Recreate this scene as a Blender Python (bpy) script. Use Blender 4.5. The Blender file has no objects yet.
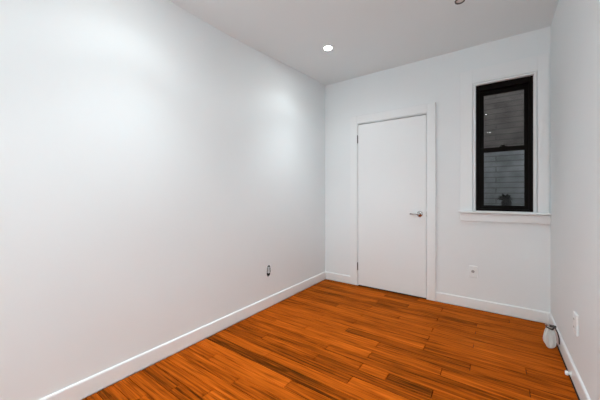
import bpy, bmesh, math, random
from mathutils import Vector, Matrix

# ------------------------------------------------------------------ camera, sky, exposure
SC = bpy.context.scene
COL = SC.collection
PI = math.pi
WL, WB, WR, WF = -1.898, 3.289, 0.384, -1.35     # faces of the baseboards: left, back, right, front
CAM_Z = 1.145

cam_data = bpy.data.cameras.new('camera')
cam_data.sensor_width = 36.0
cam_data.lens = 36.0 * 277.0 / 600.0
cam_data.shift_y = -5.1 / 600.0
cam_data.clip_start = 0.02
cam = bpy.data.objects.new('camera', cam_data)
cam.location = (0, 0, CAM_Z)
cam.rotation_euler = (PI / 2, 0, math.radians(35.28))
COL.objects.link(cam)
SC.camera = cam

world = bpy.data.worlds.new('sky')
SC.world = world
world.use_nodes = True
wb = world.node_tree.nodes['Background']
wb.inputs['Color'].default_value = (0.94, 0.972, 1.0, 1)
wb.inputs['Strength'].default_value = 7.0

SC.view_settings.view_transform = 'Standard'
SC.view_settings.look = 'None'
SC.view_settings.gamma = 1.0
SC.view_settings.use_curve_mapping = False
SC.view_settings.exposure = 0.0
SC.cycles.use_denoising = True
SC.cycles.max_bounces = 16
SC.cycles.diffuse_bounces = 10
SC.cycles.sample_clamp_indirect = 6.0

LAMP_COL = (0.90, 0.965, 1.0)
# beam and spill of a reflector lamp: watts, full cone, edge softness
LAMP_BEAMS = ((48.0, math.radians(92), 1.0), (8.5, math.radians(138), 0.5))


# ------------------------------------------------------------------ mesh helpers
def add_box(bm, lo, hi, bevel=0.0, seg=2):
    b = bmesh.new()
    r = bmesh.ops.create_cube(b, size=1.0)
    c = [(lo[i] + hi[i]) / 2 for i in range(3)]
    s = [abs(hi[i] - lo[i]) for i in range(3)]
    for v in b.verts:
        v.co = Vector((c[0] + v.co.x * s[0], c[1] + v.co.y * s[1], c[2] + v.co.z * s[2]))
    if bevel > 0:
        bmesh.ops.bevel(b, geom=b.edges[:], offset=bevel, segments=seg, affect='EDGES', profile=0.5)
    merge(bm, b)


def merge(bm, b, mat=None):
    me = bpy.data.meshes.new('tmp')
    b.to_mesh(me)
    b.free()
    if mat is not None:
        me.transform(mat)
    bm.from_mesh(me)
    bpy.data.meshes.remove(me)


def add_lathe(bm, prof, mat=Matrix.Identity(4), n=32, cap=True):
    """prof: list of (radius, height) turned about +Z, then moved by mat"""
    rings = []
    for r, h in prof:
        if r < 1e-6:
            rings.append([bm.verts.new(mat @ Vector((0, 0, h)))])
        else:
            rings.append([bm.verts.new(mat @ Vector((r * math.cos(2 * PI * k / n), r * math.sin(2 * PI * k / n), h)))
                          for k in range(n)])
    for a, b in zip(rings, rings[1:]):
        for k in range(n):
            k2 = (k + 1) % n
            if len(a) == 1 and len(b) == 1:
                continue
            if len(a) == 1:
                bm.faces.new((a[0], b[k], b[k2]))
            elif len(b) == 1:
                bm.faces.new((a[k], b[0], a[k2]))
            else:
                bm.faces.new((a[k], b[k], b[k2], a[k2]))
    if cap:
        for ring in (rings[0], rings[-1]):
            if len(ring) > 1:
                bm.faces.new(ring)


def add_tube(bm, pts, rad, n=8, closed=False):
    pts = [Vector(p) for p in pts]
    m = len(pts)
    rads = rad if isinstance(rad, (list, tuple)) else [rad] * m
    rings = []
    up = Vector((0.13, 0.27, 0.95)).normalized()
    for i, p in enumerate(pts):
        a = pts[i - 1] if (i > 0 or closed) else p
        b = pts[(i + 1) % m] if (i < m - 1 or closed) else p
        t = (b - a).normalized()
        x = t.cross(up)
        if x.length < 0.05:
            x = t.cross(Vector((1, 0, 0)))
        x.normalize()
        y = t.cross(x).normalized()
        up = y if y.dot(up) > 0 else -y
        x = t.cross(up).normalized()
        rings.append([bm.verts.new(p + rads[i] * (x * math.cos(2 * PI * k / n) + up * math.sin(2 * PI * k / n)))
                      for k in range(n)])
    last = m if closed else m - 1
    for i in range(last):
        a, b = rings[i], rings[(i + 1) % m]
        for k in range(n):
            bm.faces.new((a[k], a[(k + 1) % n], b[(k + 1) % n], b[k]))
    if not closed:
        bm.faces.new(rings[0])
        bm.faces.new(rings[-1])


def obj(name, bm, mats, parent=None, smooth=False, origin=None):
    bmesh.ops.recalc_face_normals(bm, faces=bm.faces[:])
    me = bpy.data.meshes.new(name)
    if origin is not None:
        bmesh.ops.translate(bm, verts=bm.verts[:], vec=-Vector(origin))
    bm.to_mesh(me)
    bm.free()
    for m in (mats if isinstance(mats, (list, tuple)) else [mats]):
        me.materials.append(m)
    if smooth:
        for p in me.polygons:
            p.use_smooth = True
        try:
            me.set_sharp_from_angle(angle=math.radians(38))
        except Exception:
            pass
    o = bpy.data.objects.new(name, me)
    COL.objects.link(o)
    if origin is not None:
        o.location = origin
    if parent is not None:
        o.parent = parent
        if origin is not None:
            o.location = Vector(origin)
    return o


def struct(name, bm, mats, smooth=False):
    o = obj(name, bm, mats, None, smooth)
    o['kind'] = 'structure'
    return o


def empty(name, loc, label=None, cat=None, group=None):
    o = bpy.data.objects.new(name, None)
    o.empty_display_size = 0.05
    o.location = loc
    COL.objects.link(o)
    if label:
        o['label'] = label
        o['category'] = cat
    if group:
        o['group'] = group
    return o


# ------------------------------------------------------------------ materials
def new_mat(name):
    m = bpy.data.materials.new(name)
    m.use_nodes = True
    nt = m.node_tree
    return m, nt, nt.nodes['Principled BSDF']


def plain(name, col, rough=0.5, metal=0.0, noise=0.0, bump=0.0, nscale=30.0, emit=None, emit_s=0.0):
    m, nt, p = new_mat(name)
    p.inputs['Base Color'].default_value = (*col, 1)
    p.inputs['Roughness'].default_value = rough
    p.inputs['Metallic'].default_value = metal
    tc = nt.nodes.new('ShaderNodeTexCoord')
    nz = nt.nodes.new('ShaderNodeTexNoise')
    nz.inputs['Scale'].default_value = nscale
    nz.inputs['Detail'].default_value = 4
    nt.links.new(tc.outputs['Object'], nz.inputs['Vector'])
    if noise > 0:
        mx = nt.nodes.new('ShaderNodeMix')
        mx.data_type = 'RGBA'
        mx.inputs['A'].default_value = (*[c * (1 - noise) for c in col], 1)
        mx.inputs['B'].default_value = (*[min(1, c * (1 + noise)) for c in col], 1)
        nt.links.new(nz.outputs['Fac'], mx.inputs['Factor'])
        nt.links.new(mx.outputs['Result'], p.inputs['Base Color'])
    if bump > 0:
        bp = nt.nodes.new('ShaderNodeBump')
        bp.inputs['Strength'].default_value = bump
        bp.inputs['Distance'].default_value = 0.01
        nt.links.new(nz.outputs['Fac'], bp.inputs['Height'])
        nt.links.new(bp.outputs['Normal'], p.inputs['Normal'])
    if emit:
        p.inputs['Emission Color'].default_value = (*emit, 1)
        p.inputs['Emission Strength'].default_value = emit_s
    return m


M = {}
M['wall'] = plain('white_wall_paint', (0.775, 0.835, 0.853), 0.6, noise=0.012, bump=0.05, nscale=3.0)
M['ceiling'] = plain('ceiling_paint', (0.775, 0.845, 0.862), 0.7, noise=0.012, bump=0.06, nscale=2.5)
M['trim'] = plain('white_trim_paint', (0.795, 0.845, 0.86), 0.35, noise=0.01, bump=0.03, nscale=8)
M['door'] = plain('white_door_paint', (0.79, 0.84, 0.855), 0.4, noise=0.01, bump=0.03, nscale=5)
M['black'] = plain('black_window_frame', (0.006, 0.005, 0.0045), 0.55, noise=0.2, nscale=20)
M['black'].node_tree.nodes['Principled BSDF'].inputs['Specular IOR Level'].default_value = 0.06
M['nickel'] = plain('brushed_nickel', (0.36, 0.36, 0.355), 0.24, 1.0, noise=0.05, nscale=60)
M['chrome'] = plain('chrome', (0.75, 0.75, 0.75), 0.12, 1.0, noise=0.03, nscale=60)
M['hinge'] = plain('dull_steel_hinge', (0.16, 0.16, 0.165), 0.4, 0.8, noise=0.1, nscale=60)
M['plate'] = plain('white_plastic', (0.815, 0.865, 0.875), 0.35, noise=0.01, nscale=20)
M['plate_grey'] = plain('grey_socket_metal', (0.33, 0.345, 0.35), 0.4, 0.1, noise=0.05, nscale=60)
M['dark'] = plain('cavity_shade', (0.012, 0.011, 0.01), 0.8, noise=0.1, nscale=20)  # near-black colour stands for the shade inside hollows
M['boxsteel'] = plain('dark_box_steel', (0.05, 0.05, 0.05), 0.5, 0.5, noise=0.2, nscale=40)
M['subfloor'] = plain('dark_subfloor', (0.012, 0.006, 0.003), 0.9, noise=0.2, nscale=20)
M['lens'] = plain('lamp_lens', (0.9, 0.9, 0.9), 0.4, emit=(1.0, 0.985, 0.96), emit_s=190.0)
M['lens_off'] = plain('unlit_lens', (0.75, 0.74, 0.70), 0.35, noise=0.02, nscale=60)
M['lamp_trim'] = plain('white_lamp_trim', (0.81, 0.86, 0.87), 0.4, noise=0.01, nscale=30)
M['cable'] = plain('white_cable_jacket', (0.66, 0.69, 0.67), 0.4, noise=0.05, nscale=40)
M['blackplastic'] = plain('black_plastic', (0.02, 0.02, 0.02), 0.4, noise=0.1, nscale=40)
M['pot'] = plain('dark_grey_pot', (0.02, 0.021, 0.023), 0.35, noise=0.2, nscale=30)
M['leaf'] = plain('dark_leaf', (0.002, 0.0025, 0.0025), 0.8, noise=0.3, nscale=60)
M['stone'] = plain('grey_stone_sill', (0.25, 0.25, 0.25), 0.8, noise=0.1, nscale=20)


def mat_floor():
    m, nt, p = new_mat('orange_hardwood')
    N, L = nt.nodes.new, nt.links.new
    tc = N('ShaderNodeTexCoord')
    at = N('ShaderNodeAttribute'); at.attribute_name = 'tone'
    ao = N('ShaderNodeAttribute'); ao.attribute_name = 'shift'
    sep = N('ShaderNodeSeparateXYZ'); L(tc.outputs['Object'], sep.inputs['Vector'])
    offx = N('ShaderNodeMath'); offx.operation = 'MULTIPLY_ADD'; offx.inputs[1].default_value = 37.0
    L(ao.outputs['Fac'], offx.inputs[0]); L(sep.outputs['X'], offx.inputs[2])
    offy = N('ShaderNodeMath'); offy.operation = 'MULTIPLY_ADD'; offy.inputs[1].default_value = 11.0
    L(ao.outputs['Fac'], offy.inputs[0]); L(sep.outputs['Y'], offy.inputs[2])
    cmb = N('ShaderNodeCombineXYZ'); L(offx.outputs[0], cmb.inputs['X']); L(offy.outputs[0], cmb.inputs['Y'])
    # fine grain
    mp = N('ShaderNodeMapping'); mp.inputs['Scale'].default_value = (2.6, 85.0, 1.0)
    L(cmb.outputs[0], mp.inputs['Vector'])
    n1 = N('ShaderNodeTexNoise'); n1.inputs['Scale'].default_value = 1.0
    n1.inputs['Detail'].default_value = 5; n1.inputs['Roughness'].default_value = 0.6
    n1.inputs['Distortion'].default_value = 0.4
    L(mp.outputs[0], n1.inputs['Vector'])
    # broad figure
    mp2 = N('ShaderNodeMapping'); mp2.inputs['Scale'].default_value = (1.6, 16.0, 1.0)
    L(cmb.outputs[0], mp2.inputs['Vector'])
    n2 = N('ShaderNodeTexNoise'); n2.inputs['Scale'].default_value = 1.0
    n2.inputs['Detail'].default_value = 3; n2.inputs['Distortion'].default_value = 0.8
    L(mp2.outputs[0], n2.inputs['Vector'])
    # tone + grain -> ramp
    a1 = N('ShaderNodeMath'); a1.operation = 'MULTIPLY_ADD'; a1.inputs[1].default_value = 1.3
    s1 = N('ShaderNodeMath'); s1.operation = 'SUBTRACT'; s1.inputs[1].default_value = 0.5
    L(n1.outputs['Fac'], s1.inputs[0]); L(s1.outputs[0], a1.inputs[0]); L(at.outputs['Fac'], a1.inputs[2])
    a2 = N('ShaderNodeMath'); a2.operation = 'MULTIPLY_ADD'; a2.inputs[1].default_value = 0.50
    s2 = N('ShaderNodeMath'); s2.operation = 'SUBTRACT'; s2.inputs[1].default_value = 0.5
    L(n2.outputs['Fac'], s2.inputs[0]); L(s2.outputs[0], a2.inputs[0]); L(a1.outputs[0], a2.inputs[2])
    # dark mineral streaks
    mp3 = N('ShaderNodeMapping'); mp3.inputs['Scale'].default_value = (3.2, 48.0, 1.0); mp3.inputs['Location'].default_value = (5, 3, 0)
    L(cmb.outputs[0], mp3.inputs['Vector'])
    n3 = N('ShaderNodeTexNoise'); n3.inputs['Scale'].default_value = 1.0; n3.inputs['Detail'].default_value = 4
    n3.inputs['Distortion'].default_value = 0.6
    L(mp3.outputs[0], n3.inputs['Vector'])
    st = N('ShaderNodeMapRange'); st.interpolation_type = 'SMOOTHSTEP'
    st.inputs['From Min'].default_value = 0.52; st.inputs['From Max'].default_value = 0.70
    st.inputs['To Min'].default_value = 0.0; st.inputs['To Max'].default_value = -0.22
    L(n3.outputs['Fac'], st.inputs['Value'])
    a3 = N('ShaderNodeMath'); a3.operation = 'ADD'
    L(a2.outputs[0], a3.inputs[0]); L(st.outputs[0], a3.inputs[1])
    rp = N('ShaderNodeValToRGB')
    e = rp.color_ramp.elements
    e[0].position = 0.0; e[0].color = (0.050, 0.014, 0.0015, 1)
    e[1].position = 1.0; e[1].color = (0.70, 0.165, 0.016, 1)
    for pos, c in ((0.22, (0.11, 0.023, 0.002)), (0.5, (0.33, 0.064, 0.004)), (0.78, (0.57, 0.118, 0.008))):
        x = e.new(pos); x.color = (*c, 1)
    L(a3.outputs[0], rp.inputs['Fac'])
    nt.nodes.remove(p)
    out = [n for n in nt.nodes if n.type == 'OUTPUT_MATERIAL'][0]
    bp = N('ShaderNodeBump'); bp.inputs['Strength'].default_value = 0.2; bp.inputs['Distance'].default_value = 0.002
    L(a2.outputs[0], bp.inputs['Height'])
    df = N('ShaderNodeBsdfDiffuse'); L(rp.outputs['Color'], df.inputs['Color']); L(bp.outputs['Normal'], df.inputs['Normal'])
    gl = N('ShaderNodeBsdfGlossy'); gl.inputs['Color'].default_value = (0.80, 0.34, 0.09, 1)   # amber varnish
    rr = N('ShaderNodeMapRange'); rr.inputs['To Min'].default_value = 0.08; rr.inputs['To Max'].default_value = 0.22
    L(n2.outputs['Fac'], rr.inputs['Value']); L(rr.outputs[0], gl.inputs['Roughness'])
    L(bp.outputs['Normal'], gl.inputs['Normal'])
    fr = N('ShaderNodeFresnel'); fr.inputs['IOR'].default_value = 1.38
    ms = N('ShaderNodeMixShader')
    L(fr.outputs[0], ms.inputs[0]); L(df.outputs[0], ms.inputs[1]); L(gl.outputs[0], ms.inputs[2])
    L(ms.outputs[0], out.inputs['Surface'])
    return m


def mat_brick():
    m, nt, p = new_mat('two_tone_brick')
    N, L = nt.nodes.new, nt.links.new
    tc = N('ShaderNodeTexCoord')
    sep = N('ShaderNodeSeparateXYZ'); L(tc.outputs['Object'], sep.inputs['Vector'])
    cmb = N('ShaderNodeCombineXYZ'); L(sep.outputs['X'], cmb.inputs['X']); L(sep.outputs['Z'], cmb.inputs['Y'])
    br = N('ShaderNodeTexBrick')
    br.inputs['Scale'].default_value = 1.0
    br.inputs['Brick Width'].default_value = 0.9
    br.inputs['Row Height'].default_value = 0.078
    br.inputs['Mortar Size'].default_value = 0.008
    br.inputs['Color1'].default_value = (0.34, 0.355, 0.37, 1)
    br.inputs['Color2'].default_value = (0.30, 0.315, 0.33, 1)
    br.inputs['Mortar'].default_value = (0.215, 0.222, 0.23, 1)
    L(cmb.outputs[0], br.inputs['Vector'])
    lt = N('ShaderNodeMath'); lt.operation = 'GREATER_THAN'; lt.inputs[1].default_value = 1.80  # brown bricks above this height, pale grey below
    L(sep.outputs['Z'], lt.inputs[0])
    b2 = N('ShaderNodeTexBrick')
    for k in ('Scale', 'Brick Width', 'Row Height', 'Mortar Size'):
        b2.inputs[k].default_value = br.inputs[k].default_value
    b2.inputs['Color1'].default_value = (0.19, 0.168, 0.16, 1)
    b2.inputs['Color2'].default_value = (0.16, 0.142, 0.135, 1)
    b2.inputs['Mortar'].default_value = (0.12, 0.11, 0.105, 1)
    L(cmb.outputs[0], b2.inputs['Vector'])
    nz = N('ShaderNodeTexNoise'); nz.inputs['Scale'].default_value = 5.0; nz.inputs['Detail'].default_value = 4
    L(tc.outputs['Object'], nz.inputs['Vector'])
    mr = N('ShaderNodeMapRange'); mr.inputs['From Min'].default_value = 0.3; mr.inputs['From Max'].default_value = 0.7
    mr.inputs['To Min'].default_value = 0.65; mr.inputs['To Max'].default_value = 1.15
    L(nz.outputs['Fac'], mr.inputs['Value'])
    mm = N('ShaderNodeMix'); mm.data_type = 'RGBA'; mm.blend_type = 'MULTIPLY'; mm.inputs['Factor'].default_value = 1.0
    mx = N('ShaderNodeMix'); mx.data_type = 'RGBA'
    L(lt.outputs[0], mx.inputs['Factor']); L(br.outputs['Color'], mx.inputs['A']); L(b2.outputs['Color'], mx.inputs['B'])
    L(mx.outputs['Result'], mm.inputs['A']); L(mr.outputs[0], mm.inputs['B'])
    L(mm.outputs['Result'], p.inputs['Base Color'])
    p.inputs['Roughness'].default_value = 0.85
    bp = N('ShaderNodeBump'); bp.inputs['Strength'].default_value = 0.6; bp.inputs['Distance'].default_value = 0.01
    L(br.outputs['Fac'], bp.inputs['Height']); bp.invert = True
    L(bp.outputs['Normal'], p.inputs['Normal'])
    return m


def mat_glass():
    m = bpy.data.materials.new('window_glass')
    m.use_nodes = True
    nt = m.node_tree
    nt.nodes.clear()
    N, L = nt.nodes.new, nt.links.new
    out = N('ShaderNodeOutputMaterial')
    tr = N('ShaderNodeBsdfTransparent'); tr.inputs['Color'].default_value = (0.90, 0.91, 0.91, 1)
    gl = N('ShaderNodeBsdfGlossy'); gl.inputs['Roughness'].default_value = 0.0
    fr = N('ShaderNodeFresnel'); fr.inputs['IOR'].default_value = 1.24
    mx = N('ShaderNodeMixShader')
    L(fr.outputs[0], mx.inputs[0]); L(tr.outputs[0], mx.inputs[1]); L(gl.outputs[0], mx.inputs[2])
    L(mx.outputs[0], out.inputs['Surface'])
    return m


M['floor'] = mat_floor()
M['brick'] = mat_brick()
M['glass'] = mat_glass()


# ------------------------------------------------------------------ the room shell
def smooth(t):
    t = max(0.0, min(1.0, t))
    return t * t * (3 - 2 * t)


def ceil_z(x, y):
    """old plaster ceiling: sags towards the left wall in front of the far corner"""
    zl = 2.538 + (2.645 - 2.538) * smooth((y - 1.35) / (3.4 - 1.35))
    zr = 2.648
    return zl + (zr - zl) * smooth((x - WL) / (WR - WL))


# --- floor: strip boards running along the far wall
ROW = 0.0825
ROW0 = 2.569 - ROW / 2            # front edge of the reference row
JOIST = [-0.14 - 0.30 * k for k in range(-2, 7)]
# board ends seen in the photograph: row index from the reference row -> ends
ENDS = {0: [-0.44, -1.34], -1: [-0.14, -1.04], -2: [-0.44, -1.64], -3: [-1.04, 0.16], -4: [-0.44, -1.34],
        -5: [-0.14, -1.04], -6: [-0.74, 0.16], -7: [-0.29, -1.34], -8: [-0.74, -1.64], -9: [0.16, -1.04],
        -10: [-0.30, -0.56, -0.74], -11: [-1.04, -1.53, -0.14], -12: [-0.74, -0.29], -13: [-1.34, -0.44],
        -14: [-0.62], -15: [-1.03, -0.44], -16: [-1.64, -0.74], -17: [-1.31, -0.29], -18: [-1.04], -19: [-1.36, -0.44],
        -20: [-0.74, -1.56], 1: [-0.74, -1.64], 2: [-1.04, -0.14], 3: [-0.44, -1.34], 4: [-0.14, -1.04], 5: [-0.74],
        6: [-0.44, -1.3], 7: [-1.04, 0.1], 8: [-0.7]}
TONE = {(-14, 0): 0.30, (-14, 1): 0.42, (-5, 1): 0.40, (-10, 2): 0.26, (-11, 2): 0.40, (-12, 0): 0.42,
        (-17, 0): 0.55, (-15, 0): 0.72, (-13, 0): 0.66, (-4, 1): 0.62, (-8, 1): 0.70, (-6, 0): 0.60}
rnd = random.Random(7)
bm = bmesh.new()
tone_l = bm.faces.layers.float.new('tone')
shift_l = bm.faces.layers.float.new('shift')


def plank(x0, x1, y0, y1, tone, shift, lift=0.0):
    c, d = 0.0013, 0.0016
    lev = [((x0, y0), (x1, y1), -0.018), ((x0, y0), (x1, y1), -d + lift),
           ((x0 + c, y0 + c), (x1 - c, y1 - c), lift)]
    rings = []
    for (a, b, z) in lev:
        rings.append([bm.verts.new((a[0], a[1], z)), bm.verts.new((b[0], a[1], z)),
                      bm.verts.new((b[0], b[1], z)), bm.verts.new((a[0], b[1], z))])
    fs = [bm.faces.new(rings[2])]
    for r0, r1 in zip(rings, rings[1:]):
        for k in range(4):
            fs.append(bm.faces.new((r0[k], r0[(k + 1) % 4], r1[(k + 1) % 4], r1[k])))
    for f in fs:
        f[tone_l] = tone
        f[shift_l] = shift


FX0, FX1, FY0, FY1 = WL + 0.006, WR - 0.006, WF + 0.006, WB - 0.008
row = int((FY0 - ROW0) // ROW)
while True:
    y0 = ROW0 + row * ROW
    y1 = y0 + ROW
    if y0 > FY1:
        break
    ends = ENDS.get(row)
    if ends is None:
        ends = rnd.sample(JOIST, 2)
    xs = [FX0] + sorted(e for e in ends if FX0 + 0.05 < e < FX1 - 0.05) + [FX1]
    g = 0.0009 + rnd.random() * 0.0014
    for k in range(len(xs) - 1):
        t = TONE.get((row, k))
        if t is None:
            t = 0.53 + rnd.uniform(-0.12, 0.12)
        plank(xs[k] + 0.0016, xs[k + 1] - 0.0016, max(y0, FY0) + g, min(y1, FY1) - g, t, rnd.random(),
              rnd.uniform(-0.0002, 0.0002))
    row += 1
n_plank = len(bm.faces)
add_box(bm, (WL - 0.10, WF - 0.10, -0.10), (WR + 0.10, WB + 0.26, -0.016))
bm.faces.ensure_lookup_table()
for f in bm.faces[n_plank:]:
    f.material_index = 1
struct('floor', bm, [M['floor'], M['subfloor']])

# --- ceiling
bm = bmesh.new()
nx, ny = 12, 24
cx0, cx1, cy0, cy1 = WL - 0.06, WR + 0.06, WF - 0.06, WB + 0.06
g = [[bm.verts.new((cx0 + (cx1 - cx0) * i / nx, cy0 + (cy1 - cy0) * j / ny,
                    ceil_z(cx0 + (cx1 - cx0) * i / nx, cy0 + (cy1 - cy0) * j / ny))) for j in range(ny + 1)]
     for i in range(nx + 1)]
top = [[bm.verts.new((v.co.x, v.co.y, 2.80)) for v in rw] for rw in g]
for i in range(nx):
    for j in range(ny):
        bm.faces.new((g[i][j], g[i][j + 1], g[i + 1][j + 1], g[i + 1][j]))
        bm.faces.new((top[i][j], top[i + 1][j], top[i + 1][j + 1], top[i][j + 1]))
for i in range(nx):
    for j in (0, ny):
        bm.faces.new((g[i][j], g[i + 1][j], top[i + 1][j], top[i][j]))
for j in range(ny):
    for i in (0, nx):
        bm.faces.new((g[i][j], g[i][j + 1], top[i][j + 1], top[i][j]))
struct('ceiling', bm, M['ceiling'], smooth=True)


# --- walls with openings
def wall_mesh(u0, u1, v0, v1, w0, w1, holes, mapf):
    """slab in (u,v) with thickness w0..w1 and rectangular through-holes"""
    bm = bmesh.new()
    us = sorted({u0, u1, *[h[0] for h in holes], *[h[1] for h in holes]})
    vs = sorted({v0, v1, *[h[2] for h in holes], *[h[3] for h in holes]})
    cache = {}

    def V(u, v, w):
        k = (round(u, 5), round(v, 5), w)
        if k not in cache:
            cache[k] = bm.verts.new(mapf(u, v, w))
        return cache[k]

    def solid(i, j):
        if i < 0 or j < 0 or i >= len(us) - 1 or j >= len(vs) - 1:
            return False
        cu, cv = (us[i] + us[i + 1]) / 2, (vs[j] + vs[j + 1]) / 2
        return not any(h[0] < cu < h[1] and h[2] < cv < h[3] for h in holes)
    for i in range(len(us) - 1):
        for j in range(len(vs) - 1):
            if not solid(i, j):
                continue
            a, b, c, d = us[i], us[i + 1], vs[j], vs[j + 1]
            for w in (w0, w1):
                bm.faces.new((V(a, c, w), V(b, c, w), V(b, d, w), V(a, d, w)))
            if not solid(i - 1, j):
                bm.faces.new((V(a, c, w0), V(a, d, w0), V(a, d, w1), V(a, c, w1)))
            if not solid(i + 1, j):
                bm.faces.new((V(b, c, w0), V(b, d, w0), V(b, d, w1), V(b, c, w1)))
            if not solid(i, j - 1):
                bm.faces.new((V(a, c, w0), V(b, c, w0), V(b, c, w1), V(a, c, w1)))
            if not solid(i, j + 1):
                bm.faces.new((V(a, d, w0), V(b, d, w0), V(b, d, w1), V(a, d, w1)))
    return bm


BT = 0.013                                    # baseboard thickness
XL, YB, XR, YF = WL - BT, WB + BT, WR + BT, WF - BT   # wall faces
ZT = 2.78
# openings
DX0, DX1, DZ = -1.424, -0.625, 2.036          # door slab opening
WX0, WX1, WZ0, WZ1 = -0.166, 0.279, 0.985, 2.246
JY0, JY1, JZ0, JZ1 = 2.102, 2.180, 0.302, 0.424        # open box in the left wall
struct('wall_back', wall_mesh(XL - 0.11, XR + 0.11, -0.015, ZT, YB, YB + 0.24,
                              [(DX0 - 0.02, DX1 + 0.02, -0.02, DZ + 0.02), (WX0, WX1, WZ0, WZ1)],
                              lambda u, v, w: (u, w, v)), M['wall'])
struct('wall_left', wall_mesh(YF - 0.11, YB, -0.015, ZT, XL - 0.11, XL, [(JY0, JY1, JZ0, JZ1)],
                              lambda u, v, w: (w, u, v)), M['wall'])
struct('wall_right', wall_mesh(YF - 0.11, YB, -0.015, ZT, XR, XR + 0.11, [], lambda u, v, w: (w, u, v)), M['wall'])
RX0, RX1, RZ0, RZ1 = -1.55, -0.35, 0.75, 2.25      # unseen opening added behind the viewpoint for fill light
struct('wall_front', wall_mesh(XL, XR, -0.015, ZT, YF - 0.11, YF, [(RX0, RX1, RZ0, RZ1)], lambda u, v, w: (u, w, v)), M['wall'])
# black slab behind the door, its colour stands for shade in the gaps
bm = bmesh.new()
add_box(bm, (DX0 - 0.1, YB + 0.241, -0.1), (DX1 + 0.1, YB + 0.30, DZ + 0.2))
struct('wall_shade_backing', bm, M['dark'])

# --- baseboards: flat board with eased top edge
BH = 0.097


def baseboard(name, axis, side, face, wallf, a, b):
    bm = bmesh.new()
    d = 1 if wallf < face else -1
    prof = [(wallf, 0.0), (face, 0.0), (face, BH - 0.009), (face - d * 0.0025, BH - 0.003),
            (face - d * 0.007, BH), (wallf, BH)]
    r0 = [bm.verts.new((p, a, z) if axis == 'y' else (a, p, z)) for p, z in prof]
    r1 = [bm.verts.new((p, b, z) if axis == 'y' else (b, p, z)) for p, z in prof]
    n = len(prof)
    for k in range(n):
        bm.faces.new((r0[k], r0[(k + 1) % n], r1[(k + 1) % n], r1[k]))
    bm.faces.new(r0)
    bm.faces.new(r1)
    return struct(name, bm, M['trim'])


CAS_W = 0.094
CX0, CX1 = DX0 - CAS_W - 0.012, DX1 + CAS_W
baseboard('baseboard_left', 'y', 'l', WL, XL, YF, YB)
baseboard('baseboard_right', 'y', 'r', WR, XR, YF, YB)
baseboard('baseboard_back', 'x', 'b', WB, YB, XL + BT, CX0)
baseboard('baseboard_back.001', 'x', 'b', WB, YB, CX1, XR - BT)
baseboard('baseboard_front', 'x', 'f', WF, YF, XL + BT, XR - BT)

# ------------------------------------------------------------------ door
door = empty('door_1', (DX0, YB, 0))
door['kind'] = 'structure'
DI = Vector((-DX0, -YB, 0))                   # to door-local


def loc(o, parent):
    """keep a mesh given in room coordinates in place under an unrotated parent"""
    o.parent = parent
    o.matrix_parent_inverse = Matrix.Translation(-parent_loc(parent))
    return o


def parent_loc(p):
    v = Vector((0, 0, 0))
    while p is not None:
        v = v + p.location
        p = p.parent
    return v


def part(name, bm, mat, parent, sm=False):
    o = obj(name, bm, mat, None, sm)
    pl = parent_loc(parent)
    o.data.transform(Matrix.Translation(-pl))
    o.parent = parent
    return o


CF = YB - 0.027                               # casing face
bm = bmesh.new()
add_box(bm, (CX0, CF, 0), (DX0 - 0.012, YB, DZ + 0.012 + CAS_W), 0.003)
part('casing', bm, M['trim'], door)
bm = bmesh.new()
add_box(bm, (DX1 + 0.009, CF, 0), (CX1, YB, DZ + 0.012 + CAS_W), 0.003)
part('casing', bm, M['trim'], door)
bm = bmesh.new()
add_box(bm, (DX0 - 0.012, CF + 0.0005, DZ + 0.012), (DX1 + 0.009, YB, DZ + 0.0115 + CAS_W), 0.002)
part('casing', bm, M['trim'], door)
# jambs and stops
for x0, x1 in ((DX0 - 0.02, DX0 - 0.004), (DX1 + 0.003, DX1 + 0.02)):
    bm = bmesh.new()
    add_box(bm, (x0, CF + 0.004, 0), (x1, YB + 0.11, DZ + 0.018))
    part('jamb', bm, M['trim'], door)
bm = bmesh.new()
add_box(bm, (DX0 - 0.004, CF + 0.012, DZ + 0.002), (DX1 + 0.003, YB + 0.11, DZ + 0.018))
part('jamb', bm, M['trim'], door)
# slab
DF = CF + 0.003                               # slab face
bm = bmesh.new()
add_box(bm, (DX0 + 0.002, DF, 0.013), (DX1 - 0.001, DF + 0.038, DZ - 0.010), 0.0015)
slab = part('door_panel', bm, M['door'], door)
# hinges on the left edge: knuckle barrel with finials and a leaf
for zc in (1.846, 0.245):
    bm = bmesh.new()
    T = Matrix.Translation((DX0 - 0.001, CF - 0.003, zc))
    add_lathe(bm, [(0.0, -0.052), (0.004, -0.050), (0.003, -0.046), (0.0062, -0.045), (0.0062, -0.0285), (0.0054, -0.028),
                   (0.0054, -0.0270), (0.0062, -0.0265), (0.0062, 0.0265), (0.0054, 0.027), (0.0054, 0.028),
                   (0.0062, 0.0285), (0.0062, 0.045), (0.003, 0.046), (0.004, 0.050), (0.0, 0.052)], T, 14, cap=False)
    add_box(bm, (DX0 - 0.0035, CF - 0.003, zc - 0.045), (DX0 + 0.0015, CF + 0.03, zc + 0.045))
    part('hinge', bm, M['hinge'], door, True)
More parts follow.
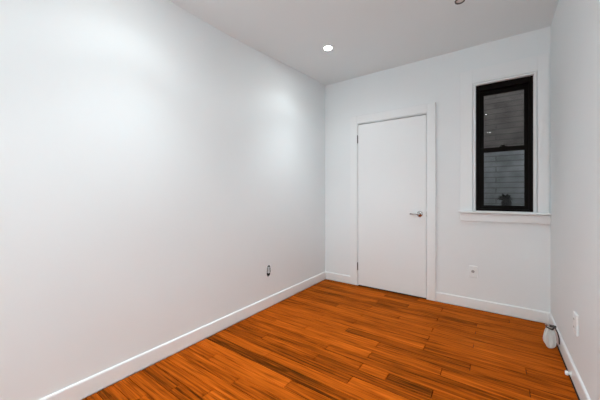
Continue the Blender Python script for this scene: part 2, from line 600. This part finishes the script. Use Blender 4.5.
# lever handle
HX, HZ = -0.690, 0.934
R90 = Matrix.Rotation(PI / 2, 4, 'X')         # turns +Z to -Y
bm = bmesh.new()
add_lathe(bm, [(0.0, 0.0), (0.031, 0.0), (0.0325, 0.003), (0.0315, 0.008), (0.027, 0.0105), (0.0, 0.0105)],
          Matrix.Translation((HX, DF, HZ)) @ R90, 32, cap=False)
add_lathe(bm, [(0.0, 0.009), (0.0125, 0.010), (0.0105, 0.016), (0.0105, 0.046), (0.0125, 0.056), (0.009, 0.060), (0.0, 0.061)],
          Matrix.Translation((HX, DF, HZ)) @ R90, 24, cap=False)
hd = part('door_handle', bm, M['nickel'], door, True)
bm = bmesh.new()
add_tube(bm, [(HX + 0.004, DF - 0.050, HZ), (HX - 0.01, DF - 0.051, HZ), (HX - 0.03, DF - 0.051, HZ),
              (HX - 0.06, DF - 0.050, HZ - 0.001), (HX - 0.083, DF - 0.047, HZ - 0.001),
              (HX - 0.092, DF - 0.043, HZ - 0.001), (HX - 0.095, DF - 0.039, HZ - 0.001)],
         [0.010, 0.011, 0.0095, 0.0088, 0.0088, 0.0082, 0.005], 14)
lev = part('lever', bm, M['nickel'], hd, True)
# small strike plate showing at the door edge
bm = bmesh.new()
add_box(bm, (DX1 - 0.0005, DF + 0.002, HZ - 0.028), (DX1 + 0.0028, DF + 0.03, HZ + 0.028))
part('strike_plate', bm, M['nickel'], door)

# ------------------------------------------------------------------ window
win = empty('window_1', (WX0, YB, WZ0))
win['kind'] = 'structure'
KX0, KX1, KZ1 = -0.300, XR - 0.012, 2.408     # outside of the flat casing
# casing boards
bm = bmesh.new()
add_box(bm, (KX0, YB - 0.016, WZ0 - 0.02), (WX0 - 0.028, YB, KZ1 - 0.0), 0.003)
part('casing', bm, M['trim'], win)
bm = bmesh.new()
add_box(bm, (WX1 + 0.028, YB - 0.016, WZ0 - 0.02), (KX1, YB, KZ1), 0.002)
part('casing', bm, M['trim'], win)
bm = bmesh.new()
add_box(bm, (WX0 - 0.028, YB - 0.0158, WZ1 + 0.022), (WX1 + 0.028, YB, KZ1), 0.002)
part('casing', bm, M['trim'], win)
# inner bead round the opening, standing proud of the boards
bm = bmesh.new()
add_box(bm, (WX0 - 0.021, YB - 0.021, WZ0), (WX0 - 0.003, YB + 0.055, WZ1 + 0.015), 0.003)
add_box(bm, (WX1 + 0.003, YB - 0.021, WZ0), (WX1 + 0.021, YB + 0.055, WZ1 + 0.015), 0.003)
add_box(bm, (WX0 - 0.003, YB - 0.021, WZ1 - 0.002), (WX1 + 0.003, YB + 0.055, WZ1 + 0.015), 0.003)
part('bead', bm, M['trim'], win)
# stool (inside sill) and apron
bm = bmesh.new()
add_box(bm, (KX0 - 0.012, YB - 0.078, WZ0 - 0.019), (XR - 0.001, YB, WZ0 - 0.004), 0.004, 3)
add_box(bm, (WX0 + 0.001, YB - 0.002, WZ0 - 0.033), (WX1 - 0.001, YB + 0.06, WZ0 + 0.002), 0.001)
part('sill', bm, M['trim'], win)
bm = bmesh.new()
add_box(bm, (KX0, YB - 0.030, WZ0 - 0.102), (XR - 0.001, YB, WZ0 - 0.023), 0.003)
add_box(bm, (KX0 + 0.004, YB - 0.004, WZ0 - 0.024), (XR - 0.014, YB, WZ0 - 0.018))
part('apron', bm, M['trim'], win)
# black outer frame
FY = YB + 0.012                               # front of frame
bm = bmesh.new()
fx0, fx1, fz0, fz1 = WX0 - 0.0025, WX1 + 0.0025, WZ0 + 0.0, WZ1 - 0.002
for lo, hi in (((fx0, FY, fz0), (fx0 + 0.030, FY + 0.10, fz1)), ((fx1 - 0.030, FY, fz0), (fx1, FY + 0.10, fz1)),
               ((fx0 + 0.030, FY, fz1 - 0.055), (fx1 - 0.030, FY + 0.10, fz1)),
               ((fx0 + 0.030, FY, fz0), (fx1 - 0.030, FY + 0.10, fz0 + 0.022))):
    add_box(bm, lo, hi, 0.003)
# stop ribs of the sash tracks
for x in (fx0 + 0.030, fx1 - 0.034):
    add_box(bm, (x, FY + 0.002, fz0 + 0.02), (x + 0.004, FY + 0.010, fz1 - 0.05))
part('frame', bm, M['black'], win)


def sash(y0, x0, x1, z0, z1, sl, sr, st, sb, lean=False, th=0.032):
    bm = bmesh.new()
    add_box(bm, (x0, y0, z0), (x0 + sl, y0 + th, z1), 0.003)
    add_box(bm, (x1 - sr, y0, z0), (x1, y0 + th, z1), 0.003)
    add_box(bm, (x0 + sl - 0.002, y0, z1 - st), (x1 - sr + 0.002, y0 + th, z1), 0.003)
    add_box(bm, (x0 + sl - 0.002, y0, z0), (x1 - sr + 0.002, y0 + th, z0 + sb), 0.003)
    s = part('sash', bm, M['black'], win)
    bm = bmesh.new()
    for dy in (0.010, 0.022):                 # double glazing
        skew = (-0.0026 if dy < 0.015 else -0.0042) if lean else 0.0012
        dt = 0.0046 if lean else 0.0
        bm.faces.new([bm.verts.new(q) for q in (
            (x0 + sl - 0.001, y0 + dy, z0 + sb - 0.001), (x1 - sr + 0.001, y0 + dy + skew, z0 + sb - 0.001),
            (x1 - sr + 0.001, y0 + dy + skew + dt, z1 - st + 0.001), (x0 + sl - 0.001, y0 + dy + dt, z1 - st + 0.001))])
    part('glass', bm, M['glass'], s)
    return s


sx0, sx1 = fx0 + 0.031, fx1 - 0.031
ZM = 1.594
s_low = sash(FY + 0.012, sx0, sx1, fz0 + 0.023, ZM + 0.018, 0.039, 0.033, 0.044, 0.034)
s_up = sash(FY + 0.052, sx0, sx1, ZM - 0.020, fz1 - 0.056, 0.037, 0.033, 0.038, 0.036, True)
# sash lock on the meeting rail
bm = bmesh.new()
lx = (sx0 + sx1) / 2 + 0.002
add_box(bm, (lx - 0.030, FY + 0.014, ZM + 0.018), (lx + 0.030, FY + 0.040, ZM + 0.025), 0.002)
add_lathe(bm, [(0.0, 0), (0.013, 0), (0.013, 0.009), (0.009, 0.012), (0.0, 0.012)],
          Matrix.Translation((lx, FY + 0.027, ZM + 0.0245)), 18, cap=False)
add_box(bm, (lx - 0.022, FY + 0.010, ZM + 0.027), (lx + 0.002, FY + 0.020, ZM + 0.033), 0.002)
part('sash_lock', bm, M['black'], s_low)
# outer sill
bm = bmesh.new()
add_box(bm, (WX0 + 0.001, YB + 0.125, WZ0 + 0.0005), (WX1 - 0.001, YB + 0.36, WZ0 + 0.030), 0.003)
part('outer_sill', bm, M['stone'], win)

# --- unseen window added behind the viewpoint, lets in sky as neutral fill
fill_win = empty('added_fill_window', (RX0, YF, RZ0))
fill_win['kind'] = 'structure'
bm = bmesh.new()
for lo, hi in (((RX0, YF - 0.09, RZ0), (RX0 + 0.05, YF - 0.03, RZ1)), ((RX1 - 0.05, YF - 0.09, RZ0), (RX1, YF - 0.03, RZ1)),
               ((RX0 + 0.05, YF - 0.09, RZ1 - 0.05), (RX1 - 0.05, YF - 0.03, RZ1)),
               ((RX0 + 0.05, YF - 0.09, RZ0), (RX1 - 0.05, YF - 0.03, RZ0 + 0.05)),
               ((RX0 + 0.05, YF - 0.085, 1.48), (RX1 - 0.05, YF - 0.035, 1.52))):
    add_box(bm, lo, hi, 0.003)
part('frame', bm, M['black'], fill_win)
bm = bmesh.new()
bm.faces.new([bm.verts.new(p) for p in ((RX0 + 0.04, YF - 0.06, RZ0 + 0.04), (RX1 - 0.04, YF - 0.06, RZ0 + 0.04),
                                        (RX1 - 0.04, YF - 0.06, RZ1 - 0.04), (RX0 + 0.04, YF - 0.06, RZ1 - 0.04))])
part('glass', bm, M['glass'], fill_win)

# --- brick air shaft beyond the window, open to the sky far above
SH = 4.8
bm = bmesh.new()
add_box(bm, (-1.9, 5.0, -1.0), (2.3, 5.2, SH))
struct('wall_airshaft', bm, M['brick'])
for x0, x1 in ((-2.1, -1.9), (2.3, 2.5)):  # unseen side walls, added to keep sky light off the brick
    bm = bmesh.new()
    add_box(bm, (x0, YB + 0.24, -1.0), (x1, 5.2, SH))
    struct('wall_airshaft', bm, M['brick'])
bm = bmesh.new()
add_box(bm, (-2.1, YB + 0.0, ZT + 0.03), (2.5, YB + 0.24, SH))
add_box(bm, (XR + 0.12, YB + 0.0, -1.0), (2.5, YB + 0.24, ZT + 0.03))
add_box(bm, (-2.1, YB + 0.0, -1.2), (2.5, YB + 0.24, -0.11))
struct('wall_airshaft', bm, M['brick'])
bm = bmesh.new()
add_box(bm, (-2.1, YB + 0.24, -1.2), (2.5, 5.2, -1.0))
struct('floor_airshaft', bm, M['stone'])

# --- added dark bush-shaped plant for the dark shape in the lower pane
px, py, pz = 0.085, YB + 0.30, WZ0 + 0.030
placeholder = empty('dark_placeholder', (px, py, pz),
              'made-up dark plant in round pot seen through lower window pane', 'placeholder')
bm = bmesh.new()
add_lathe(bm, [(0.0, 0.0), (0.028, 0.0), (0.038, 0.014), (0.042, 0.034), (0.040, 0.052), (0.034, 0.064), (0.037, 0.068),
               (0.037, 0.072), (0.031, 0.072), (0.030, 0.060), (0.0, 0.060)],
          Matrix.Translation((px + 0.004, py, pz)) @ Matrix.Scale(1.12, 4), 28, cap=False)
part('pot', bm, M['pot'], placeholder, True)
bm = bmesh.new()
r2 = random.Random(3)
for k in range(130):
    a = r2.uniform(0, 2 * PI)
    el = r2.uniform(0.05, 1.3)
    ln = r2.uniform(0.045, 0.075)
    base = Vector((px - 0.010 + 0.020 * math.cos(a), py + 0.016 * math.sin(a), pz + 0.070 + r2.uniform(0, 0.030)))
    d = Vector((math.cos(a) * math.cos(el), math.sin(a) * math.cos(el), math.sin(el) * 0.75))
    s = d.cross(Vector((0, 0, 1))).normalized() * r2.uniform(0.010, 0.016)
    nrm = s.cross(d).normalized() * 0.0012
    mid = base + d * ln * 0.5 + Vector((0, 0, 0.004))
    tip = base + d * ln - Vector((0, 0, 0.010 * math.cos(el)))
    v = [bm.verts.new(q) for q in (base, mid + s, tip, mid - s, mid + nrm, mid - nrm)]
    for i in range(4):
        bm.faces.new((v[i], v[(i + 1) % 4], v[4]))
        bm.faces.new((v[(i + 1) % 4], v[i], v[5]))
part('foliage', bm, M['leaf'], placeholder)


# ------------------------------------------------------------------ ceiling lights
def downlight(x, y, label, dim=1.0, name='recessed_downlight'):
    z = ceil_z(x, y)
    t = empty(name, (x, y, z), label, 'ceiling light', 'recessed ceiling downlights')
    T = Matrix.Translation((x, y, z)) @ Matrix.Rotation(PI, 4, 'X')
    bm = bmesh.new()
    add_lathe(bm, [(0.050, -0.010), (0.050, 0.002), (0.048, 0.006), (0.043, 0.007), (0.036, 0.004), (0.034, -0.010)],
              T, 40, cap=False)
    part('trim_ring', bm, M['lamp_trim'], t, True)
    bm = bmesh.new()
    add_lathe(bm, [(0.0345, -0.004), (0.0345, 0.0035), (0.026, 0.0055), (0.0, 0.0062)], T, 32, cap=False)
    part('lens', bm, M['lens'], t, True)
    for w, cone, blend in LAMP_BEAMS:
        ld = bpy.data.lights.new('downlight_lamp', 'SPOT')
        ld.energy = w * dim
        ld.color = LAMP_COL
        ld.spot_size = cone
        ld.spot_blend = blend
        ld.shadow_soft_size = 0.03
        lo = bpy.data.objects.new('downlight_lamp', ld)
        COL.objects.link(lo)
        lo.parent = t
        lo.location = (0, 0, -0.045)
    return t


LX0, LX1 = -1.358, -0.226
downlight(LX0, 2.40, 'lit recessed downlight glowing in the ceiling near the far left corner')
downlight(LX0, 0.80, 'lit downlight over left wall, out of frame, casting the left scallop of light', 0.75)
downlight(LX1, 0.80, 'lit downlight out of frame above, mirrored as two specks in upper window pane', 1.4)
downlight(LX0, -0.75, 'added unseen ceiling downlight behind the viewpoint beside the left wall', 0.15)  # rear pair added out of view to light the room
downlight(LX1, -0.75, 'added unseen ceiling downlight behind the viewpoint beside the right wall', 1.6)

# small unlit chrome-ringed fixture at the top edge of the photograph
ux, uy = -0.226, 2.445
uz = ceil_z(ux, uy)
fx = empty('ceiling_fixture', (ux, uy, uz),
           'small unlit round ceiling fixture with dark chrome ring, at top edge', 'ceiling fixture')
T = Matrix.Translation((ux, uy, uz)) @ Matrix.Rotation(PI, 4, 'X')
bm = bmesh.new()
add_lathe(bm, [(0.036, -0.008), (0.036, 0.006), (0.034, 0.010), (0.029, 0.011), (0.026, 0.008), (0.0255, -0.008)], T, 40, cap=False)
part('ring', bm, M['hinge'], fx, True)
bm = bmesh.new()
add_lathe(bm, [(0.026, -0.006), (0.026, 0.003), (0.018, 0.007), (0.008, 0.009), (0.0, 0.009)], T, 32, cap=False)
part('centre', bm, M['lens_off'], fx, True)

# ------------------------------------------------------------------ wall plates
# back wall: white plate with one round jack
jx, jz = -0.186, 0.369
jack = empty('wall_jack', (jx, YB, jz), 'white wall plate with round jack on far wall below the window', 'wall plate')
bm = bmesh.new()
add_box(bm, (jx - 0.036, YB - 0.013, jz - 0.059), (jx + 0.036, YB, jz + 0.059), 0.005)
part('plate', bm, M['plate'], jack)
bm = bmesh.new()
Tj = Matrix.Translation((jx - 0.004, YB - 0.012, jz + 0.004)) @ R90
add_lathe(bm, [(0.014, 0.0), (0.014, 0.003), (0.009, 0.0035), (0.006, 0.004), (0.006, 0.010), (0.004, 0.010), (0.004, 0.004), (0.0, 0.004)],
          Tj, 24, cap=False)
part('socket', bm, M['plate_grey'], jack, True)
for dz in (-0.042, 0.042):
    bm = bmesh.new()
    add_lathe(bm, [(0.0, 0.002), (0.0032, 0.0018), (0.0035, 0.0)], Matrix.Translation((jx, YB - 0.013, jz + dz)) @ R90, 12, cap=False)
    part('screw', bm, M['plate'], jack)

# right wall: duplex outlet
oy, oz = 2.315, 0.372
outlet = empty('wall_outlet', (XR, oy, oz), 'white electrical outlet plate on right wall above the baseboard', 'outlet')
bm = bmesh.new()
add_box(bm, (XR - 0.012, oy - 0.042, oz - 0.062), (XR, oy + 0.042, oz + 0.062), 0.004)
part('plate', bm, M['plate'], outlet)
for dz in (-0.024, 0.024):
    bm = bmesh.new()
    add_box(bm, (XR - 0.0145, oy - 0.017, oz + dz - 0.017), (XR - 0.011, oy + 0.017, oz + dz + 0.017), 0.0012)
    rc = part('receptacle', bm, M['plate'], outlet)
    bm = bmesh.new()
    for sy in (-0.0065, 0.0065):
        add_box(bm, (XR - 0.0150, oy + sy - 0.0012, oz + dz - 0.003), (XR - 0.0140, oy + sy + 0.0012, oz + dz + 0.008))
    part('slot', bm, M['dark'], rc)

# left wall: outlet box left open, without its cover plate
by, bz = (JY0 + JY1) / 2, (JZ0 + JZ1) / 2
jb = empty('electrical_box', (XL, by, bz), 'uncovered wall electrical box with dark opening on the left wall', 'electrical box')
bm = bmesh.new()
d0 = XL - 0.060
e = 0.0005
add_box(bm, (d0, JY0 + e, JZ0 + e), (d0 + 0.003, JY1 - e, JZ1 - e))
add_box(bm, (d0, JY0 + e, JZ0 + e), (XL - 0.002, JY0 + 0.003, JZ1 - e))
add_box(bm, (d0, JY1 - 0.003, JZ0 + e), (XL - 0.002, JY1 - e, JZ1 - e))
add_box(bm, (d0, JY0 + e, JZ0 + e), (XL - 0.002, JY1 - e, JZ0 + 0.003))
add_box(bm, (d0, JY0 + e, JZ1 - 0.003), (XL - 0.002, JY1 - e, JZ1 - e))
part('box', bm, M['boxsteel'], jb)
bm = bmesh.new()                              # torn white plaster lip round the opening
lip = []
nn = 36
for k in range(nn):
    a = 2 * PI * k / nn
    ca, sa = math.cos(a), math.sin(a)
    sq = (abs(ca) ** 2.6 + abs(sa) ** 2.6) ** (-1 / 2.6)
    lip.append((XL + 0.0005, by + 0.0335 * ca * sq, bz + 0.0600 * sa * sq))
add_tube(bm, lip, [0.0035 + 0.0012 * math.sin(k * 2.3) for k in range(nn)], 8, closed=True)
inner, outer = [], []
for (x, y, z) in lip:
    k = max(abs(y - by) / 0.039, abs(z - bz) / 0.063)
    inner.append(bm.verts.new((XL + 0.0004, y, z)))
    outer.append(bm.verts.new((XL + 0.0004, by + (y - by) / k, bz + (z - bz) / k)))
for k in range(nn):
    bm.faces.new((inner[k], inner[(k + 1) % nn], outer[(k + 1) % nn], outer[k]))
part('rim', bm, M['plate'], jb, True)
bm = bmesh.new()                              # white device hanging in the box
add_box(bm, (XL - 0.030, by + 0.003, bz - 0.028), (XL - 0.002, by + 0.019, bz + 0.036), 0.003)
add_box(bm, (XL - 0.006, by - 0.002, bz + 0.028), (XL - 0.002, by + 0.026, bz + 0.036), 0.001)
part('receptacle', bm, M['plate'], jb)

# ------------------------------------------------------------------ corner bundle of white cable
kx, ky = 0.330, 2.790
bun = empty('cable_bundle', (kx, ky, 0), 'small white cable bundle with dark metal top on floor in far right corner', 'cable')
bm = bmesh.new()
r3 = random.Random(11)
for k in range(26):
    rot = r3.uniform(-0.5, 0.5) + 0.15
    w = r3.uniform(0.006, 0.034)
    h = r3.uniform(0.110, 0.150)
    ox, oy2 = r3.uniform(-0.006, 0.006), r3.uniform(-0.03, 0.03)
    pts = []
    for i in range(28):
        a = 2 * PI * i / 28
        t = (1 - math.cos(a)) / 2             # 0 at the foot, 1 at the top
        lat = w * math.sin(a) * (1.15 - 0.45 * t)
        pts.append((kx + ox * (1 - t) + lat * math.cos(rot), ky + oy2 * (1 - t) + lat * math.sin(rot), 0.0055 + h * t))
    add_tube(bm, pts, 0.0052, 8, closed=True)
part('cable', bm, M['cable'], bun, True)
bm = bmesh.new()
add_tube(bm, [(kx + 0.020 * math.cos(a), ky + 0.026 * math.sin(a), 0.146 + 0.004 * math.sin(2 * a)) for a in
              [2 * PI * i / 24 for i in range(24)]], 0.005, 8, closed=True)
part('tie', bm, M['blackplastic'], bun, True)
for (dx, dy, dz, ang, tilt) in ((0.004, -0.012, 0.164, PI, 0.12), (0.026, 0.006, 0.158, PI * 0.96, 0.02)):
    bm = bmesh.new()
    Tm = Matrix.Translation((kx + dx, ky + dy, dz)) @ Matrix.Rotation(ang, 4, 'Z') @ Matrix.Rotation(PI / 2 - tilt, 4, 'Y')
    add_lathe(bm, [(0.0, -0.012), (0.008, -0.012), (0.009, 0.008), (0.0, 0.008)], Tm, 14, cap=False)
    c = part('connector', bm, M['blackplastic'], bun, True)
    bm = bmesh.new()
    add_lathe(bm, [(0.0, 0.007), (0.0095, 0.0075), (0.0095, 0.020), (0.007, 0.021), (0.007, 0.030), (0.0, 0.030)], Tm, 6, cap=False)
    part('nut', bm, M['chrome'], c, False)
bm = bmesh.new()  # black tube stands for the shaded gap beside the baseboard
add_tube(bm, [(kx + 0.012, ky - 0.012, 0.162), (kx + 0.030, ky - 0.014, 0.152), (kx + 0.042, ky - 0.016, 0.125),
              (kx + 0.050, ky - 0.020, 0.085), (kx + 0.051, ky - 0.026, 0.045)], 0.0042, 8)
part('gap_shade_tube', bm, M['blackplastic'], bun, True)

# ------------------------------------------------------------------ door stop on the right baseboard
sy, sz = 2.395, 0.024
ds = empty('door_stop', (WR, sy, sz), 'short white stop projecting from right baseboard near the floor', 'door stop')
Td = Matrix.Translation((WR, sy, sz)) @ Matrix.Rotation(-PI / 2, 4, 'Y')
bm = bmesh.new()
add_lathe(bm, [(0.0, 0.0), (0.017, 0.0), (0.017, 0.003), (0.009, 0.006), (0.0075, 0.008), (0.0075, 0.014), (0.0, 0.014)], Td, 20, cap=False)
part('stem', bm, M['trim'], ds, True)
bm = bmesh.new()
add_lathe(bm, [(0.0, 0.013), (0.012, 0.013), (0.0135, 0.016), (0.0135, 0.024), (0.010, 0.028), (0.0, 0.029)], Td, 20, cap=False)
part('bumper', bm, M['plate'], ds, True)
